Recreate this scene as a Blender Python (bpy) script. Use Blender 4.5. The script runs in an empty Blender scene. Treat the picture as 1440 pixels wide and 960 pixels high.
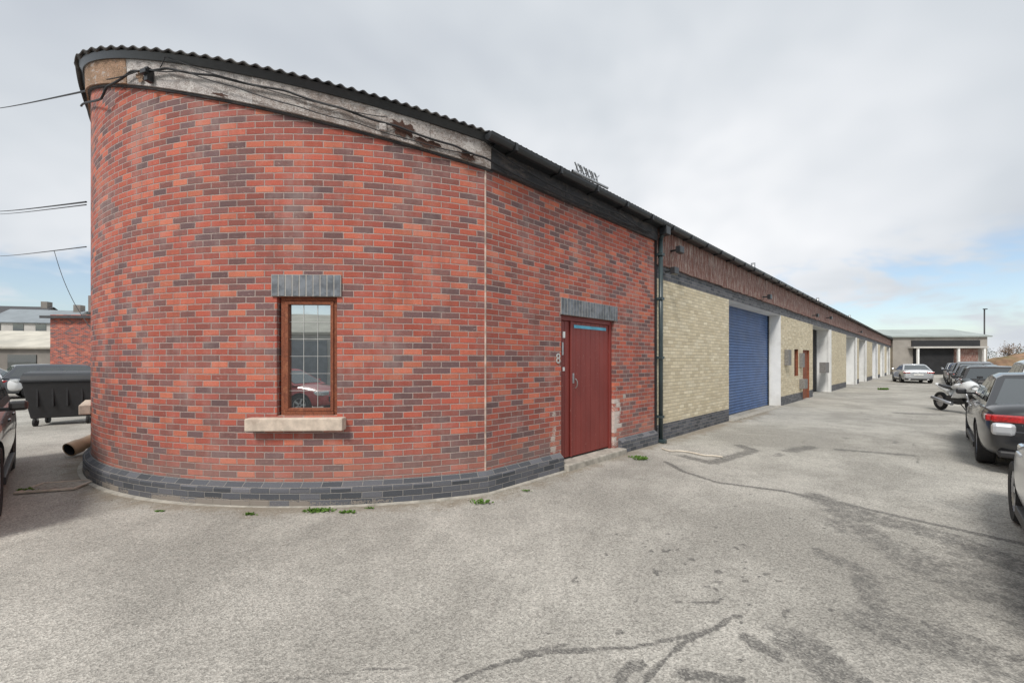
import bpy, bmesh, math, random
import numpy as np
from mathutils import Vector, Matrix
random.seed(7); np.random.seed(7)
S=bpy.context.scene
COL=S.collection
# ------------------------------------------------------------------ constants
F=560.0; HZ=508.0; CH=1.65
C=Vector((-2.6,10.3)); R=5.70; W=5.36
d=Vector((.728,.685)); d.normalize(); n=Vector((d.y,-d.x))
A0=-math.sqrt(R*R-W*W); PHI0=math.atan2(W,A0)
ARC=R*(2*math.pi-2*PHI0)
LEN=76.0
def G(px,py):
    Y=F*CH/(py-HZ); return Vector(((px-720)/F*Y,Y))
def AB(a,b):
    return C+d*a+n*b
# ------------------------------------------------------------------ node helpers
class NT:
    def __init__(s,nt): s.nt=nt
    def new(s,t,**k):
        x=s.nt.nodes.new(t)
        for a,b in k.items(): setattr(x,a,b)
        return x
    def put(s,sock,v):
        if isinstance(v,bpy.types.NodeSocket): s.nt.links.new(v,sock)
        elif v is not None: sock.default_value=v
    def m(s,op,a,b=None,c=None,clamp=False):
        x=s.new('ShaderNodeMath',operation=op,use_clamp=clamp)
        s.put(x.inputs[0],a); s.put(x.inputs[1],b)
        if c is not None: s.put(x.inputs[2],c)
        return x.outputs[0]
    def mix(s,f,a,b,mode='MIX'):
        x=s.new('ShaderNodeMix',data_type='RGBA',blend_type=mode)
        s.put(x.inputs[0],f)
        for i,v in ((6,a),(7,b)):
            if isinstance(v,tuple) and len(v)==3: v=v+(1,)
            s.put(x.inputs[i],v)
        return x.outputs[2]
    def noise(s,vec,scale,detail=4,rough=.5,dist=0):
        x=s.new('ShaderNodeTexNoise'); s.put(x.inputs['Vector'],vec)
        x.inputs['Scale'].default_value=scale; x.inputs['Detail'].default_value=min(detail,4)
        x.inputs['Roughness'].default_value=rough; x.inputs['Distortion'].default_value=dist
        return x.outputs['Fac']
    def vor(s,vec,scale,feature='F1'):
        x=s.new('ShaderNodeTexVoronoi',feature=feature); s.put(x.inputs['Vector'],vec)
        x.inputs['Scale'].default_value=scale
        return x
    def ramp(s,f,pts,interp='LINEAR'):
        x=s.new('ShaderNodeValToRGB'); s.put(x.inputs[0],f)
        e=x.color_ramp; e.interpolation=interp
        while len(e.elements)<len(pts): e.elements.new(.5)
        for i,(p,c) in enumerate(pts):
            e.elements[i].position=p
            e.elements[i].color=(c,c,c,1) if isinstance(c,(int,float)) else tuple(c)+(1,)
        return x.outputs[0]
    def step(s,v,lo,hi):
        x=s.new('ShaderNodeMapRange',interpolation_type='SMOOTHSTEP'); s.put(x.inputs[0],v)
        x.inputs[1].default_value=lo; x.inputs[2].default_value=hi
        return x.outputs[0]
    def sep(s,v):
        x=s.new('ShaderNodeSeparateXYZ'); s.put(x.inputs[0],v); return x.outputs
    def comb(s,a,b,c=0.):
        x=s.new('ShaderNodeCombineXYZ'); s.put(x.inputs[0],a); s.put(x.inputs[1],b); s.put(x.inputs[2],c); return x.outputs[0]
    def bump(s,h,strength=.5,dist=.01):
        x=s.new('ShaderNodeBump'); s.put(x.inputs['Height'],h)
        x.inputs['Strength'].default_value=strength; x.inputs['Distance'].default_value=dist
        return x.outputs[0]
    def obj(s): return s.new('ShaderNodeTexCoord').outputs['Object']
    def uv(s): return s.new('ShaderNodeTexCoord').outputs['UV']
def material(name):
    m=bpy.data.materials.new(name); m.use_nodes=True
    return m,NT(m.node_tree),m.node_tree.nodes['Principled BSDF']
def simple(name,col,rough=.6,metal=0.,var=.15,scale=6.,bump=.1,coat=0.,spec=.5,dirt=None):
    m,t,b=material(name)
    o=t.obj(); f=t.noise(o,scale,3,.6)
    c=t.mix(t.step(f,.3,.7),tuple(x*(1-var) for x in col),tuple(min(1,x*(1+var)) for x in col))
    if dirt:
        g=t.noise(o,scale*.35,4,.7)
        c=t.mix(t.m('MULTIPLY',t.step(g,.5,.72),.7),c,dirt)
    t.put(b.inputs['Base Color'],c); b.inputs['Roughness'].default_value=rough
    b.inputs['Metallic'].default_value=metal; b.inputs['Coat Weight'].default_value=coat
    b.inputs['Specular IOR Level'].default_value=spec
    if bump: t.put(b.inputs['Normal'],t.bump(t.noise(o,scale*8,2),bump,.01))
    return m
def brickmat(name,ramp,mortar,bw=.225,bh=.075,mort=.0052,patches=(),wob=.004,speck=.35,weather=True,bigv=.10,vr_=(.82,1.16),fr_=(.70,1.30)):
    m,t,b=material(name)
    uv=t.uv()
    o=t.sep(uv)
    nz=t.noise(uv,9,1)
    u=t.m('ADD',o[0],t.m('MULTIPLY',t.m('SUBTRACT',nz,.5),wob*2))
    v=t.m('ADD',o[1],t.m('MULTIPLY',t.m('SUBTRACT',.5,nz),wob*1.6))
    vr=t.m('ADD',t.m('DIVIDE',v,bh),200.); row=t.m('FLOOR',vr)
    ur=t.m('ADD',t.m('ADD',t.m('DIVIDE',u,bw),t.m('FRACT',t.m('MULTIPLY',row,.5))),500.)
    col=t.m('FLOOR',ur)
    fu=t.m('MULTIPLY',t.m('FRACT',ur),bw); fv=t.m('MULTIPLY',t.m('FRACT',vr),bh)
    dd=t.m('MINIMUM',t.m('MINIMUM',fu,t.m('SUBTRACT',bw,fu)),t.m('MINIMUM',fv,t.m('SUBTRACT',bh,fv)))
    rag=t.noise(uv,55,2,.7)
    dd=t.m('ADD',dd,t.m('MULTIPLY',t.m('SUBTRACT',rag,.5),.010))
    mask=t.step(dd,mort-.002,mort+.003)
    wn=t.new('ShaderNodeTexWhiteNoise',noise_dimensions='3D'); t.put(wn.inputs[0],t.comb(t.m('MULTIPLY',col,1.37),t.m('MULTIPLY',row,2.11),1.7))
    inner=t.noise(t.comb(o[0],t.m('MULTIPLY',o[1],2.2),wn.outputs[0]),22,4,.75)
    big=t.noise(uv,.8,2)
    val=t.m('ADD',wn.outputs[0],t.m('ADD',t.m('MULTIPLY',t.m('SUBTRACT',inner,.5),speck),t.m('MULTIPLY',t.m('SUBTRACT',big,.5),bigv)),clamp=True)
    c=t.ramp(val,ramp)
    wn2=t.sep(wn.outputs[1])
    c=t.mix(1.,c,t.ramp(wn2[1],[(0,vr_[0]),(1,vr_[1])]),'MULTIPLY')
    fine=t.noise(uv,100,3,.8)
    c=t.mix(1.,c,t.ramp(fine,[(.3,fr_[0]),(.7,fr_[1])]),'MULTIPLY')
    mc=t.mix(big,tuple(x*.85 for x in mortar),tuple(x*1.12 for x in mortar))
    c=t.mix(mask,mc,c)
    if weather:
        eff=t.noise(t.comb(t.m('MULTIPLY',o[0],1.2),t.m('MULTIPLY',o[1],.6)),1.6,4,.75)
        c=t.mix(t.m('MULTIPLY',t.step(eff,.46,.72),.30),c,(.42,.34,.31))
        drk=t.noise(t.comb(t.m('MULTIPLY',o[0],1.7),t.m('MULTIPLY',o[1],.35),4.),1.4,4,.75)
        c=t.mix(t.m('MULTIPLY',t.step(drk,.48,.74),.42),c,(.15,.07,.06))
        sm_=t.m('MULTIPLY',t.step(inner,.58,.72),t.step(wn2[2],.40,.75))
        c=t.mix(t.m('MULTIPLY',sm_,.45),c,(.55,.46,.43))
        lo=t.m('SUBTRACT',1.,t.step(t.m('ADD',o[1],t.m('MULTIPLY',t.m('SUBTRACT',eff,.5),.8)),.2,.75))
        c=t.mix(t.m('MULTIPLY',lo,.35),c,(.30,.23,.20))
    for (uc,vc,ru,rv,pc) in patches:
        e=t.m('ADD',t.m('POWER',t.m('ABSOLUTE',t.m('DIVIDE',t.m('SUBTRACT',o[0],uc),ru)),2.),t.m('POWER',t.m('ABSOLUTE',t.m('DIVIDE',t.m('SUBTRACT',o[1],vc),rv)),2.))
        e=t.m('ADD',e,t.m('MULTIPLY',t.m('SUBTRACT',rag,.5),2.8)); e=t.m('ADD',e,t.m('MULTIPLY',t.m('SUBTRACT',wn2[0],.5),1.9))
        c=t.mix(t.m('MULTIPLY',t.m('SUBTRACT',1.,t.step(e,.55,.95)),.8),c,pc)
    t.put(b.inputs['Base Color'],c)
    b.inputs['Roughness'].default_value=.88
    h=t.m('ADD',mask,t.m('MULTIPLY',fine,.5))
    t.put(b.inputs['Normal'],t.bump(h,.8,.009))
    return m
# ------------------------------------------------------------------ materials
RED=[(0,(.150,.090,.092)),(.15,(.185,.092,.086)),(.29,(.27,.092,.074)),(.48,(.355,.088,.064)),(.74,(.45,.104,.066)),(1,(.53,.160,.095))]
M_red=brickmat('red_brick',RED,(.40,.31,.28),patches=[(3.0,.60,.17,.46,(.68,.62,.56)),(3.3,.95,.05,.1,(.5,.45,.4)),(1.33,.48,.07,.36,(.58,.5,.44))])
M_red2=brickmat('red_brick_far',RED,(.36,.29,.265),weather=False)
M_blue=brickmat('engineering_brick',[(0,(.065,.07,.08)),(.5,(.095,.10,.115)),(1,(.15,.15,.165))],(.24,.23,.22),speck=.3,weather=False,mort=.0045,patches=[(-6.5,.05,1.6,.06,(.30,.26,.22)),(-3.,.03,1.6,.05,(.30,.26,.22))])
M_yel=brickmat('buff_brick',[(0,(.60,.51,.35)),(.4,(.67,.58,.41)),(.8,(.71,.62,.45)),(1,(.76,.68,.51))],(.46,.40,.30),weather=False,speck=.15,mort=.0040,vr_=(.90,1.08),fr_=(.88,1.1),bigv=.3)
M_sold=simple('soldier_brick',(.15,.165,.185),.75,var=.35,scale=9,bump=.4,dirt=(.24,.24,.25))
M_mort=simple('mortar',(.42,.40,.37),.95,var=.1,scale=20)
M_conc=simple('concrete_sill',(.60,.50,.41),.9,var=.14,scale=12,bump=.5,dirt=(.40,.31,.25))
M_conc2=simple('concrete_grey',(.40,.37,.32),.95,var=.2,scale=8,bump=.5,dirt=(.2,.18,.15))
M_joint=simple('sealant_joint',(.58,.45,.38),.9,var=.3,scale=9,bump=.3)
M_white=simple('white_render',(.80,.80,.78),.8,var=.05,scale=2,bump=.15,dirt=(.6,.59,.56))
M_black=simple('black_upvc',(.025,.027,.03),.35,var=.15,scale=5,bump=.03)
M_darkm=simple('dark_interior',(.02,.02,.022),.9,var=.2,scale=1,bump=0)
M_green=simple('dark_downpipe',(.035,.055,.06),.35,var=.15,scale=5,bump=.03)
M_galv=simple('galvanised_steel',(.45,.46,.47),.4,metal=.8,var=.15,scale=20)
M_rubber=simple('rubber',(.02,.02,.021),.8,var=.2,scale=15,bump=.2)
M_trim=simple('black_trim',(.02,.02,.022),.5,bump=.0)
M_rim=simple('alloy_rim',(.45,.46,.48),.3,metal=.7,var=.05,bump=0)
M_cable=simple('cable_black',(.015,.015,.017),.6,bump=0)
M_silverroof=simple('grey_roof',(.24,.27,.29),.5,var=.12,scale=.5)
m,t,b=material('corrugated_roof'); o=t.obj()
c=t.mix(t.step(t.noise(o,1.2,4,.7),.35,.7),(.04,.04,.045),(.12,.115,.11))
t.put(b.inputs['Base Color'],c); b.inputs['Roughness'].default_value=.8; M_roof=m
def fasciamat(name,paint,bare,dark,amount,st=(1,1,1),sc=5.,off=0.,th=.55):
    m,t,b=material(name); o=t.uv(); s=t.sep(o)
    v=t.comb(t.m('MULTIPLY',s[0],st[0]),t.m('MULTIPLY',s[1],st[1]),off)
    n1=t.noise(v,sc,4,.85,.8); n2=t.noise(v,1.3,2,.6); n3=t.noise(v,34,3,.8)
    k=t.m('ADD',t.m('MULTIPLY',n1,.6),t.m('MULTIPLY',n2,.3))
    k=t.m('ADD',k,t.m('MULTIPLY',t.m('SUBTRACT',n3,.5),.5)); k=t.m('ADD',k,.05)
    c=t.mix(t.step(k,amount-.05,amount+.05),bare,paint)
    c=t.mix(t.step(t.noise(v,3.1,4,.85,.3),th,th+.08),c,dark)
    c=t.mix(1.,c,t.ramp(n3,[(.25,.6),(.75,1.3)]),'MULTIPLY')
    t.put(b.inputs['Base Color'],c); b.inputs['Roughness'].default_value=.85
    t.put(b.inputs['Normal'],t.bump(t.m('ADD',n3,n1),.6,.01)); return m
M_fas=fasciamat('weathered_fascia',(.50,.465,.445),(.31,.27,.25),(.62,.59,.56),.48,(1.6,2.4),6)
M_fas2=fasciamat('weathered_fascia_worn',(.45,.41,.385),(.27,.22,.195),(.57,.53,.50),.50,(1.4,2.2),7,3.)
M_fasor=fasciamat('bare_plywood',(.36,.22,.14),(.24,.15,.09),(.42,.36,.32),.50,(1,2))
M_rot=fasciamat('rotten_wood',(.10,.04,.025),(.03,.015,.012),(.22,.11,.06),.50,(3,3))
M_fasblk=fasciamat('dark_peeling_fascia',(.045,.045,.05),(.12,.10,.09),(.03,.03,.032),.46,(1,2))
M_fasred=fasciamat('red_peeling_fascia',(.22,.095,.072),(.13,.062,.050),(.42,.345,.31),.46,(9,.8),3,0.,.50)
M_wood=fasciamat('window_timber',(.27,.085,.04),(.19,.06,.032),(.32,.12,.06),.50,(2,2))
m,t,b=material('red_door_paint'); o=t.obj()
s=t.sep(o); v=t.comb(s[0],s[1],t.m('MULTIPLY',s[2],.35))
c=t.mix(t.noise(v,4,4),(.16,.026,.022),(.27,.05,.04))
c=t.mix(t.m('MULTIPLY',t.step(t.noise(v,38,4,.85,.4),.64,.70),.7),c,(.5,.33,.28))
t.put(b.inputs['Base Color'],c); b.inputs['Roughness'].default_value=.5
t.put(b.inputs['Normal'],t.bump(t.noise(v,30,3),.15,.01)); M_door=m
M_shut=simple('blue_shutter',(.055,.115,.27),.45,var=.15,scale=2,bump=.05,dirt=(.09,.14,.26))
M_shut2=simple('grey_shutter',(.22,.23,.25),.5,var=.12,scale=2,bump=.05)
M_cyan=simple('cyan_tape',(.12,.45,.62),.5,bump=0)
M_paintw=simple('white_paint',(.78,.78,.76),.6,var=.15,scale=30,bump=0)
M_bars=simple('glazing_bar',(.5,.5,.48),.6,bump=0)
def glassmat(name,base,gl):
    m=bpy.data.materials.new(name); m.use_nodes=True; t=NT(m.node_tree); b=m.node_tree.nodes['Principled BSDF']
    b.inputs['Base Color'].default_value=base+(1,); b.inputs['Roughness'].default_value=.25
    g=t.new('ShaderNodeBsdfGlossy'); g.inputs['Roughness'].default_value=.015; g.inputs['Color'].default_value=(.85,.9,.9,1)
    mx=t.new('ShaderNodeMixShader')
    lw=t.new('ShaderNodeFresnel'); lw.inputs[0].default_value=1.5
    t.put(mx.inputs[0],t.m('ADD',lw.outputs[0],gl,clamp=True))
    nt=m.node_tree; nt.links.new(b.outputs[0],mx.inputs[1]); nt.links.new(g.outputs[0],mx.inputs[2])
    t.put(g.inputs['Normal'],t.bump(t.noise(t.obj(),1.5,1),.05,.02))
    nt.links.new(mx.outputs[0],nt.nodes['Material Output'].inputs[0]); return m
M_glass=glassmat('window_glass',(.06,.07,.075),.50)
M_cglass=glassmat('car_glass',(.015,.018,.02),.10)
def paint(name,col,metal=0.):
    m,t,b=material(name); o=t.obj()
    c=t.mix(t.m('MULTIPLY',t.noise(o,2,3,.7),.25),col,tuple(x*.6+.05 for x in col))
    t.put(b.inputs['Base Color'],c); b.inputs['Metallic'].default_value=metal
    b.inputs['Roughness'].default_value=.3; b.inputs['Coat Weight'].default_value=.7; b.inputs['Coat Roughness'].default_value=.06
    return m
P_black=paint('car_paint_black',(.012,.013,.016)); P_white=paint('car_paint_white',(.72,.73,.73)); P_silver=paint('car_paint_silver',(.55,.57,.59),.3)
P_grey=paint('car_paint_grey',(.10,.11,.125),.3); P_red=paint('car_paint_red',(.42,.03,.025)); P_navy=paint('car_paint_navy',(.02,.035,.08),.2); P_dk=paint('car_paint_dark',(.03,.027,.027),.3)
M_tail=simple('tail_lamp_red',(.40,.012,.012),.15,var=.35,scale=30,bump=0,coat=1)
M_head=simple('headlamp',(.65,.68,.70),.1,metal=.4,var=.2,scale=20,bump=0,coat=1)
M_plate=simple('number_plate',(.75,.75,.72),.4,bump=0)
M_pipe=simple('cream_plastic_pipe',(.60,.45,.30),.5,var=.1,scale=3,bump=.05,dirt=(.38,.28,.19))
M_hose=simple('pale_hose',(.66,.60,.50),.5,bump=0)
M_iron=simple('cast_iron',(.22,.21,.20),.7,metal=.2,var=.2,scale=20,bump=.4)
M_leaf=simple('weed_leaf',(.12,.23,.035),.6,var=.4,scale=25,bump=0)
M_tree=simple('distant_foliage',(.06,.085,.04),.9,var=.5,scale=1,bump=0)
M_scrub=simple('brown_scrub',(.20,.13,.075),.9,var=.5,scale=1,bump=0)
M_bark=simple('bark',(.10,.08,.06),.9,bump=.3)
M_earth=simple('earth_mound',(.26,.16,.10),.95,var=.35,scale=.6,bump=.5,dirt=(.12,.13,.05))
# ------------------------------------------------------------------ mesh helpers
def link(name,me,parent=None,mats=()):
    o=bpy.data.objects.new(name,me); COL.objects.link(o)
    for m in mats: me.materials.append(m)
    if parent: o.parent=parent
    return o
def empty(name,loc=(0,0,0),rz=0.):
    e=bpy.data.objects.new(name,None); COL.objects.link(e); e.location=loc; e.rotation_euler=(0,0,rz); e.empty_display_size=.3
    return e
def mesh(name,verts,faces,parent=None,mats=(),mi=None,uvs=None,smooth=False):
    me=bpy.data.meshes.new(name); me.from_pydata([tuple(v) for v in verts],[],faces)
    if mi: me.polygons.foreach_set('material_index',mi)
    if uvs is not None:
        l=me.uv_layers.new(name='UVMap')
        for p in me.polygons:
            for j,li in enumerate(p.loop_indices): l.data[li].uv=uvs[p.index][j]
    if smooth:
        for p in me.polygons: p.use_smooth=True
    me.update()
    return link(name,me,parent,mats)
def bevel(o,w,seg=2):
    md=o.modifiers.new('b','BEVEL'); md.width=w; md.segments=seg; md.limit_method='ANGLE'; return o
def boxes(name,M,lst,mat,parent=None,bev=0.,uvscale=1.):
    V=[];Fc=[];U=[]
    for (x0,x1,y0,y1,z0,z1) in lst:
        k=len(V)
        loc=[(x,y,z) for z in (z0,z1) for x,y in ((x0,y0),(x1,y0),(x1,y1),(x0,y1))]
        for l in loc: V.append(M@Vector(l))
        for f in ((0,3,2,1),(4,5,6,7),(0,1,5,4),(1,2,6,5),(2,3,7,6),(3,0,4,7)):
            Fc.append(tuple(k+i for i in f))
            if f in ((0,3,2,1),(4,5,6,7)): U.append([(loc[i][0],loc[i][1]) for i in f])
            elif f in ((0,1,5,4),(2,3,7,6)): U.append([(loc[i][0],loc[i][2]) for i in f])
            else: U.append([(loc[i][1],loc[i][2]) for i in f])
    o=mesh(name,V,Fc,parent,[mat],uvs=U)
    if bev: bevel(o,bev)
    return o
def cyl(name,p0,p1,r,mat,parent=None,seg=14,r2=None,cap=True):
    p0=Vector(p0);p1=Vector(p1); ax=(p1-p0).normalized(); up=Vector((0,0,1)) if abs(ax.z)<.9 else Vector((1,0,0))
    a=ax.cross(up).normalized(); bb=ax.cross(a); r2=r if r2 is None else r2
    V=[];Fc=[]
    for p,rr in ((p0,r),(p1,r2)):
        for i in range(seg):
            th=2*math.pi*i/seg; V.append(p+(a*math.cos(th)+bb*math.sin(th))*rr)
    for i in range(seg): Fc.append((i,(i+1)%seg,seg+(i+1)%seg,seg+i))
    if cap: Fc.append(tuple(range(seg-1,-1,-1))); Fc.append(tuple(range(seg,2*seg)))
    o=mesh(name,V,Fc,parent,[mat])
    for p in o.data.polygons:
        if len(p.vertices)==4: p.use_smooth=True
    return o
def cable(name,pts,r,mat,parent=None):
    cu=bpy.data.curves.new(name,'CURVE'); cu.dimensions='3D'; cu.bevel_depth=r; cu.bevel_resolution=2
    sp=cu.splines.new('NURBS' if len(pts)>3 else 'POLY'); sp.points.add(len(pts)-1)
    for i,p in enumerate(pts): sp.points[i].co=(p[0],p[1],p[2],1)
    if len(pts)>3: sp.order_u=3; sp.use_endpoint_u=True
    cu.materials.append(mat)
    o=bpy.data.objects.new(name,cu); COL.objects.link(o)
    if parent: o.parent=parent
    return o
# ------------------------------------------------------------------ main building
B=empty('brick_industrial_building',(C.x,C.y,0),math.atan2(d.y,d.x))
def pos(u,off=0.,z=0.):
    if u>1e-6: a,b_=A0+u,W+off
    elif u>-1e-6:
        a=(A0+(R+off)*math.cos(PHI0))*.5; b_=(W+off+(R+off)*math.sin(PHI0))*.5
        if off==0: a,b_=A0,W
    else:
        ph=PHI0-u/R; a=(R+off)*math.cos(ph); b_=(R+off)*math.sin(ph)
    return Vector((a,-b_,z))
def wpx(u,off=0.):
    p=pos(u,off); q=AB(p.x,-p.y); return 720+F*q.x/q.y, q.y
def u_px(px,off=0.,lo=-9.9,hi=75.):
    lo=-R*math.radians(82) if lo<-9 else lo
    for _ in range(60):
        mid=(lo+hi)/2
        if wpx(mid,off)[0]<px: lo=mid
        else: hi=mid
    return (lo+hi)/2
def frame(u,off=0.):
    p=pos(u,off)
    if u>=0: ang=0.
    else:
        ph=PHI0-u/R; nx,ny=math.cos(ph),-math.sin(ph)
        ang=math.atan2(nx,-ny)
    return Matrix.Translation(p)@Matrix.Rotation(ang,4,'Z')
SL=.33; ZE=4.45
def roofz(b_): return ZE+SL*(W+.2-abs(b_))
def wtop(u):
    p=pos(u); return roofz(-p.y)-.10
def wall(name,us,zs,openings,mats,matfn,off=0.,top=wtop):
    us=sorted(set([round(x,4) for x in us]+[round(x,4) for o in openings for x in o[:2]]))
    zs=sorted(set([round(x,4) for x in zs]+[round(x,4) for o in openings for x in o[2:4]]))
    V=[];Fc=[];U=[];MI=[]
    def q(a,b_,c,e,uv,mi):
        k=len(V); V.extend([a,b_,c,e]); Fc.append((k,k+1,k+2,k+3)); U.append(uv); MI.append(mi)
    for i in range(len(us)-1):
        u0,u1=us[i],us[i+1]; um=(u0+u1)/2
        for j in range(len(zs)):
            z0=zs[j]; last=j==len(zs)-1
            za=zs[j+1] if not last else top(u0); zb=zs[j+1] if not last else top(u1)
            zm=(z0+za)/2
            if any(o[0]<um<o[1] and o[2]<zm<o[3] for o in openings): continue
            q(pos(u0,off,z0),pos(u1,off,z0),pos(u1,off,zb),pos(u0,off,za),[(u0,z0),(u1,z0),(u1,zb),(u0,za)],matfn(um,zm))
    for o in openings:
        u0,u1,z0,z1,dp,mi=o[:6]; i_=off-dp
        q(pos(u1,off,z0),pos(u1,i_,z0),pos(u1,i_,z1),pos(u1,off,z1),[(u1,z0),(u1+dp,z0),(u1+dp,z1),(u1,z1)],mi)
        q(pos(u0,i_,z0),pos(u0,off,z0),pos(u0,off,z1),pos(u0,i_,z1),[(u0-dp,z0),(u0,z0),(u0,z1),(u0-dp,z1)],mi)
        q(pos(u0,off,z1),pos(u1,off,z1),pos(u1,i_,z1),pos(u0,i_,z1),[(u0,z1),(u1,z1),(u1,z1+dp),(u0,z1+dp)],mi)
        q(pos(u0,i_,z0),pos(u1,i_,z0),pos(u1,off,z0),pos(u0,off,z0),[(u0,z0-dp),(u1,z0-dp),(u1,z0),(u0,z0)],mi)
    return mesh(name,V,Fc,B,mats,MI,U)
def lin(a,b_,st):
    k=max(1,int(round(abs(b_-a)/st))); return [a+(b_-a)*i/k for i in range(k+1)]
uW0,uW1=u_px(389),u_px(474)
uTan=min(lin(-11,-3,.05),key=lambda u:wpx(u)[0])
uD0,uD1=u_px(789),u_px(864)
uP=u_px(921)
w2a,w2b=uTan-.66,uTan+.10
WZ0,WZ1=1.02,2.40; DZ=2.37
ops=[(uW0,uW1,WZ0,WZ1,.11,0),(w2a,w2b,WZ0,WZ1,.11,0),(uD0,uD1,-.05,DZ,.13,0)]
wall('end_wall_red_brick',lin(-ARC,0,.1)+lin(0,uP,.5),[-.05],ops,[M_red],lambda u,z:0)
def strip(name,us,prof,mat,parent=B,zf=None,smooth=False,caps=True):
    V=[];Fc=[];U=[]; k=len(prof)
    acc=[0.]
    for i in range(1,k): acc.append(acc[-1]+math.hypot(prof[i][0]-prof[i-1][0],prof[i][1]-prof[i-1][1]))
    for u in us:
        for (of,z) in prof: V.append(pos(u,of,z+(zf(u) if zf else 0)))
    for i in range(len(us)-1):
        for j in range(k-1):
            Fc.append((i*k+j,(i+1)*k+j,(i+1)*k+j+1,i*k+j+1))
            vert=abs(prof[j][0]-prof[j+1][0])<.02
            v0=prof[j][1] if vert else acc[j]; v1=prof[j+1][1] if vert else acc[j+1]
            U.append([(us[i],v0),(us[i+1],v0),(us[i+1],v1),(us[i],v1)])
    if caps:
        Fc.append(tuple(range(k-1,-1,-1))); U.append([prof[j] for j in range(k-1,-1,-1)])
        Fc.append(tuple((len(us)-1)*k+j for j in range(k))); U.append(list(prof))
    return mesh(name,V,Fc,parent,[mat],uvs=U,smooth=smooth)
pl=[(-.02,-.05),(.085,-.05),(.085,.195),(.002,.262),(-.02,.262)]
strip('plinth',lin(-ARC,0,.1)+lin(0,uD0-.03,.4)[1:],pl,M_blue)
strip('plinth_right',lin(uD1+.12,uP-.02,.4),pl,M_blue)
strip('footing',lin(-ARC,0,.1)+lin(0,uD0-.05,.4)[1:],[(.08,-.05),(.15,-.05),(.14,.004),(.09,.012)],M_conc2)
boxes('movement_joint',frame(0.0001),[(-.010,.010,-.006,.01,.262,4.30)],M_joint,B)
def soldier(name,M,x0,x1,z0,z1,proud=.014):
    k=int(round((x1-x0)/.075)); w=(x1-x0)/k
    L=[]
    for i in range(k):
        j=random.uniform(-.002,.002)
        L.append((x0+i*w+.006,x0+(i+1)*w-.006,-proud+j,.03,z0+.004,z1-.004))
    boxes(name,M,L,M_sold,B,bev=.003)
    boxes(name+'_mortar',M,[(x0,x1,-proud+.004,.028,z0,z1)],M_mort,B)
def window(u0,u1,tag,left_sill=.30,right_sill=.10):
    um=(u0+u1)/2; M=frame(um,0); w=(u1-u0)/2
    soldier('window_lintel'+tag,M,-w-.05,w+.05,WZ1+.0,WZ1+.25)
    f=.045; y0,y1=.05,.12
    a,b_=-w+.03,w-.004
    boxes('window_frame'+tag,M,[(a,a+f,y0,y1,WZ0,WZ1),(b_-f,b_,y0,y1,WZ0,WZ1),(a+f,b_-f,y0,y1,WZ1-f,WZ1-.002),(a+f,b_-f,y0-.02,y1,WZ0,WZ0+f)],M_wood,B,bev=.004)
    g=.036; a+=f+.004; b_-=f+.004; z0,z1=WZ0+f+.004,WZ1-f-.004
    boxes('window_casement'+tag,M,[(a,a+g,y0-.012,y1-.01,z0,z1),(b_-g,b_,y0-.012,y1-.01,z0,z1),(a+g,b_-g,y0-.012,y1-.01,z1-g,z1),(a+g,b_-g,y0-.012,y1-.01,z0,z0+g)],M_wood,B,bev=.004)
    a+=g;b_-=g;z0+=g;z1-=g
    boxes('window_glass'+tag,M,[(a,b_,.08,.09,z0,z1)],M_glass,B)
    L=[]
    for i in (1,2): x=a+(b_-a)*i/3; L.append((x-.0022,x+.0022,.075,.078,z0,z1))
    for i in range(1,6): z=z0+(z1-z0)*i/6; L.append((a,b_,.0755,.0785,z-.0022,z+.0022))
    boxes('window_glazing_bars'+tag,M,L,M_bars,B)
    boxes('window_sill'+tag,M,[(-w-left_sill,w+right_sill,-.10,.03,.86,1.005)],M_conc,B,bev=.012)
    boxes('window_subsill'+tag,M,[(-w+.002,w-.002,.02,.14,.98,1.022)],M_conc,B)
window(uW0,uW1,'')
window(w2a,w2b,'_side',.16,.22)
M=Matrix.Translation(Vector((A0,-W,0)))
soldier('door_lintel',M,uD0-.01,uD1+.09,DZ,DZ+.26)
yb=.075
boxes('door_frame',M,[(uD0,uD0+.055,yb-.02,.15,.1,DZ),(uD1-.075,uD1-.004,yb-.02,.15,.1,DZ),(uD0+.055,uD1-.075,yb-.02,.15,DZ-.075,DZ)],M_door,B,bev=.004)
dx0,dx1=uD0+.058,uD1-.078; split=dx0+.28
L=[]
x=dx0
for xx in lin(dx0,split-.008,.14)[1:]: L.append((x,xx-.005,yb+.012,.12,.13,DZ-.08)); x=xx
x=split
for xx in lin(split,dx1,.125)[1:]: L.append((x,xx-.005,yb+random.uniform(-.001,.002),.12,.13,DZ-.08)); x=xx
boxes('door_boards',M,L,M_door,B,bev=.004)
boxes('door_cover_strip',M,[(split-.03,split+.02,yb-.016,yb-.003,.13,DZ-.08)],M_door,B,bev=.004)
boxes('door_backing',M,[(dx0,dx1,.122,.13,.1,DZ)],M_darkm,B)
boxes('door_tape',M,[(split+.07,dx1-.08,yb-.006,yb-.003,DZ-.18,DZ-.13)],M_cyan,B)
boxes('door_lock_plates',M,[(split+.03,split+.075,yb-.008,yb-.003,1.30,1.46),(dx0+.06,dx0+.10,yb+.004,yb+.010,1.75,1.95)],M_galv,B,bev=.002)
boxes('door_notices',M,[(dx0+.08,dx0+.14,yb+.005,yb+.0105,2.02,2.12),(dx0+.08,dx0+.13,yb+.005,yb+.0105,1.50,1.56)],M_paintw,B)
cable('door_handle',[(A0+split+.10,-W+yb,1.22),(A0+split+.10,-W+yb-.05,1.23),(A0+split+.10,-W+yb-.05,1.36),(A0+split+.10,-W+yb,1.37)],.008,M_iron,B)
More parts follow.
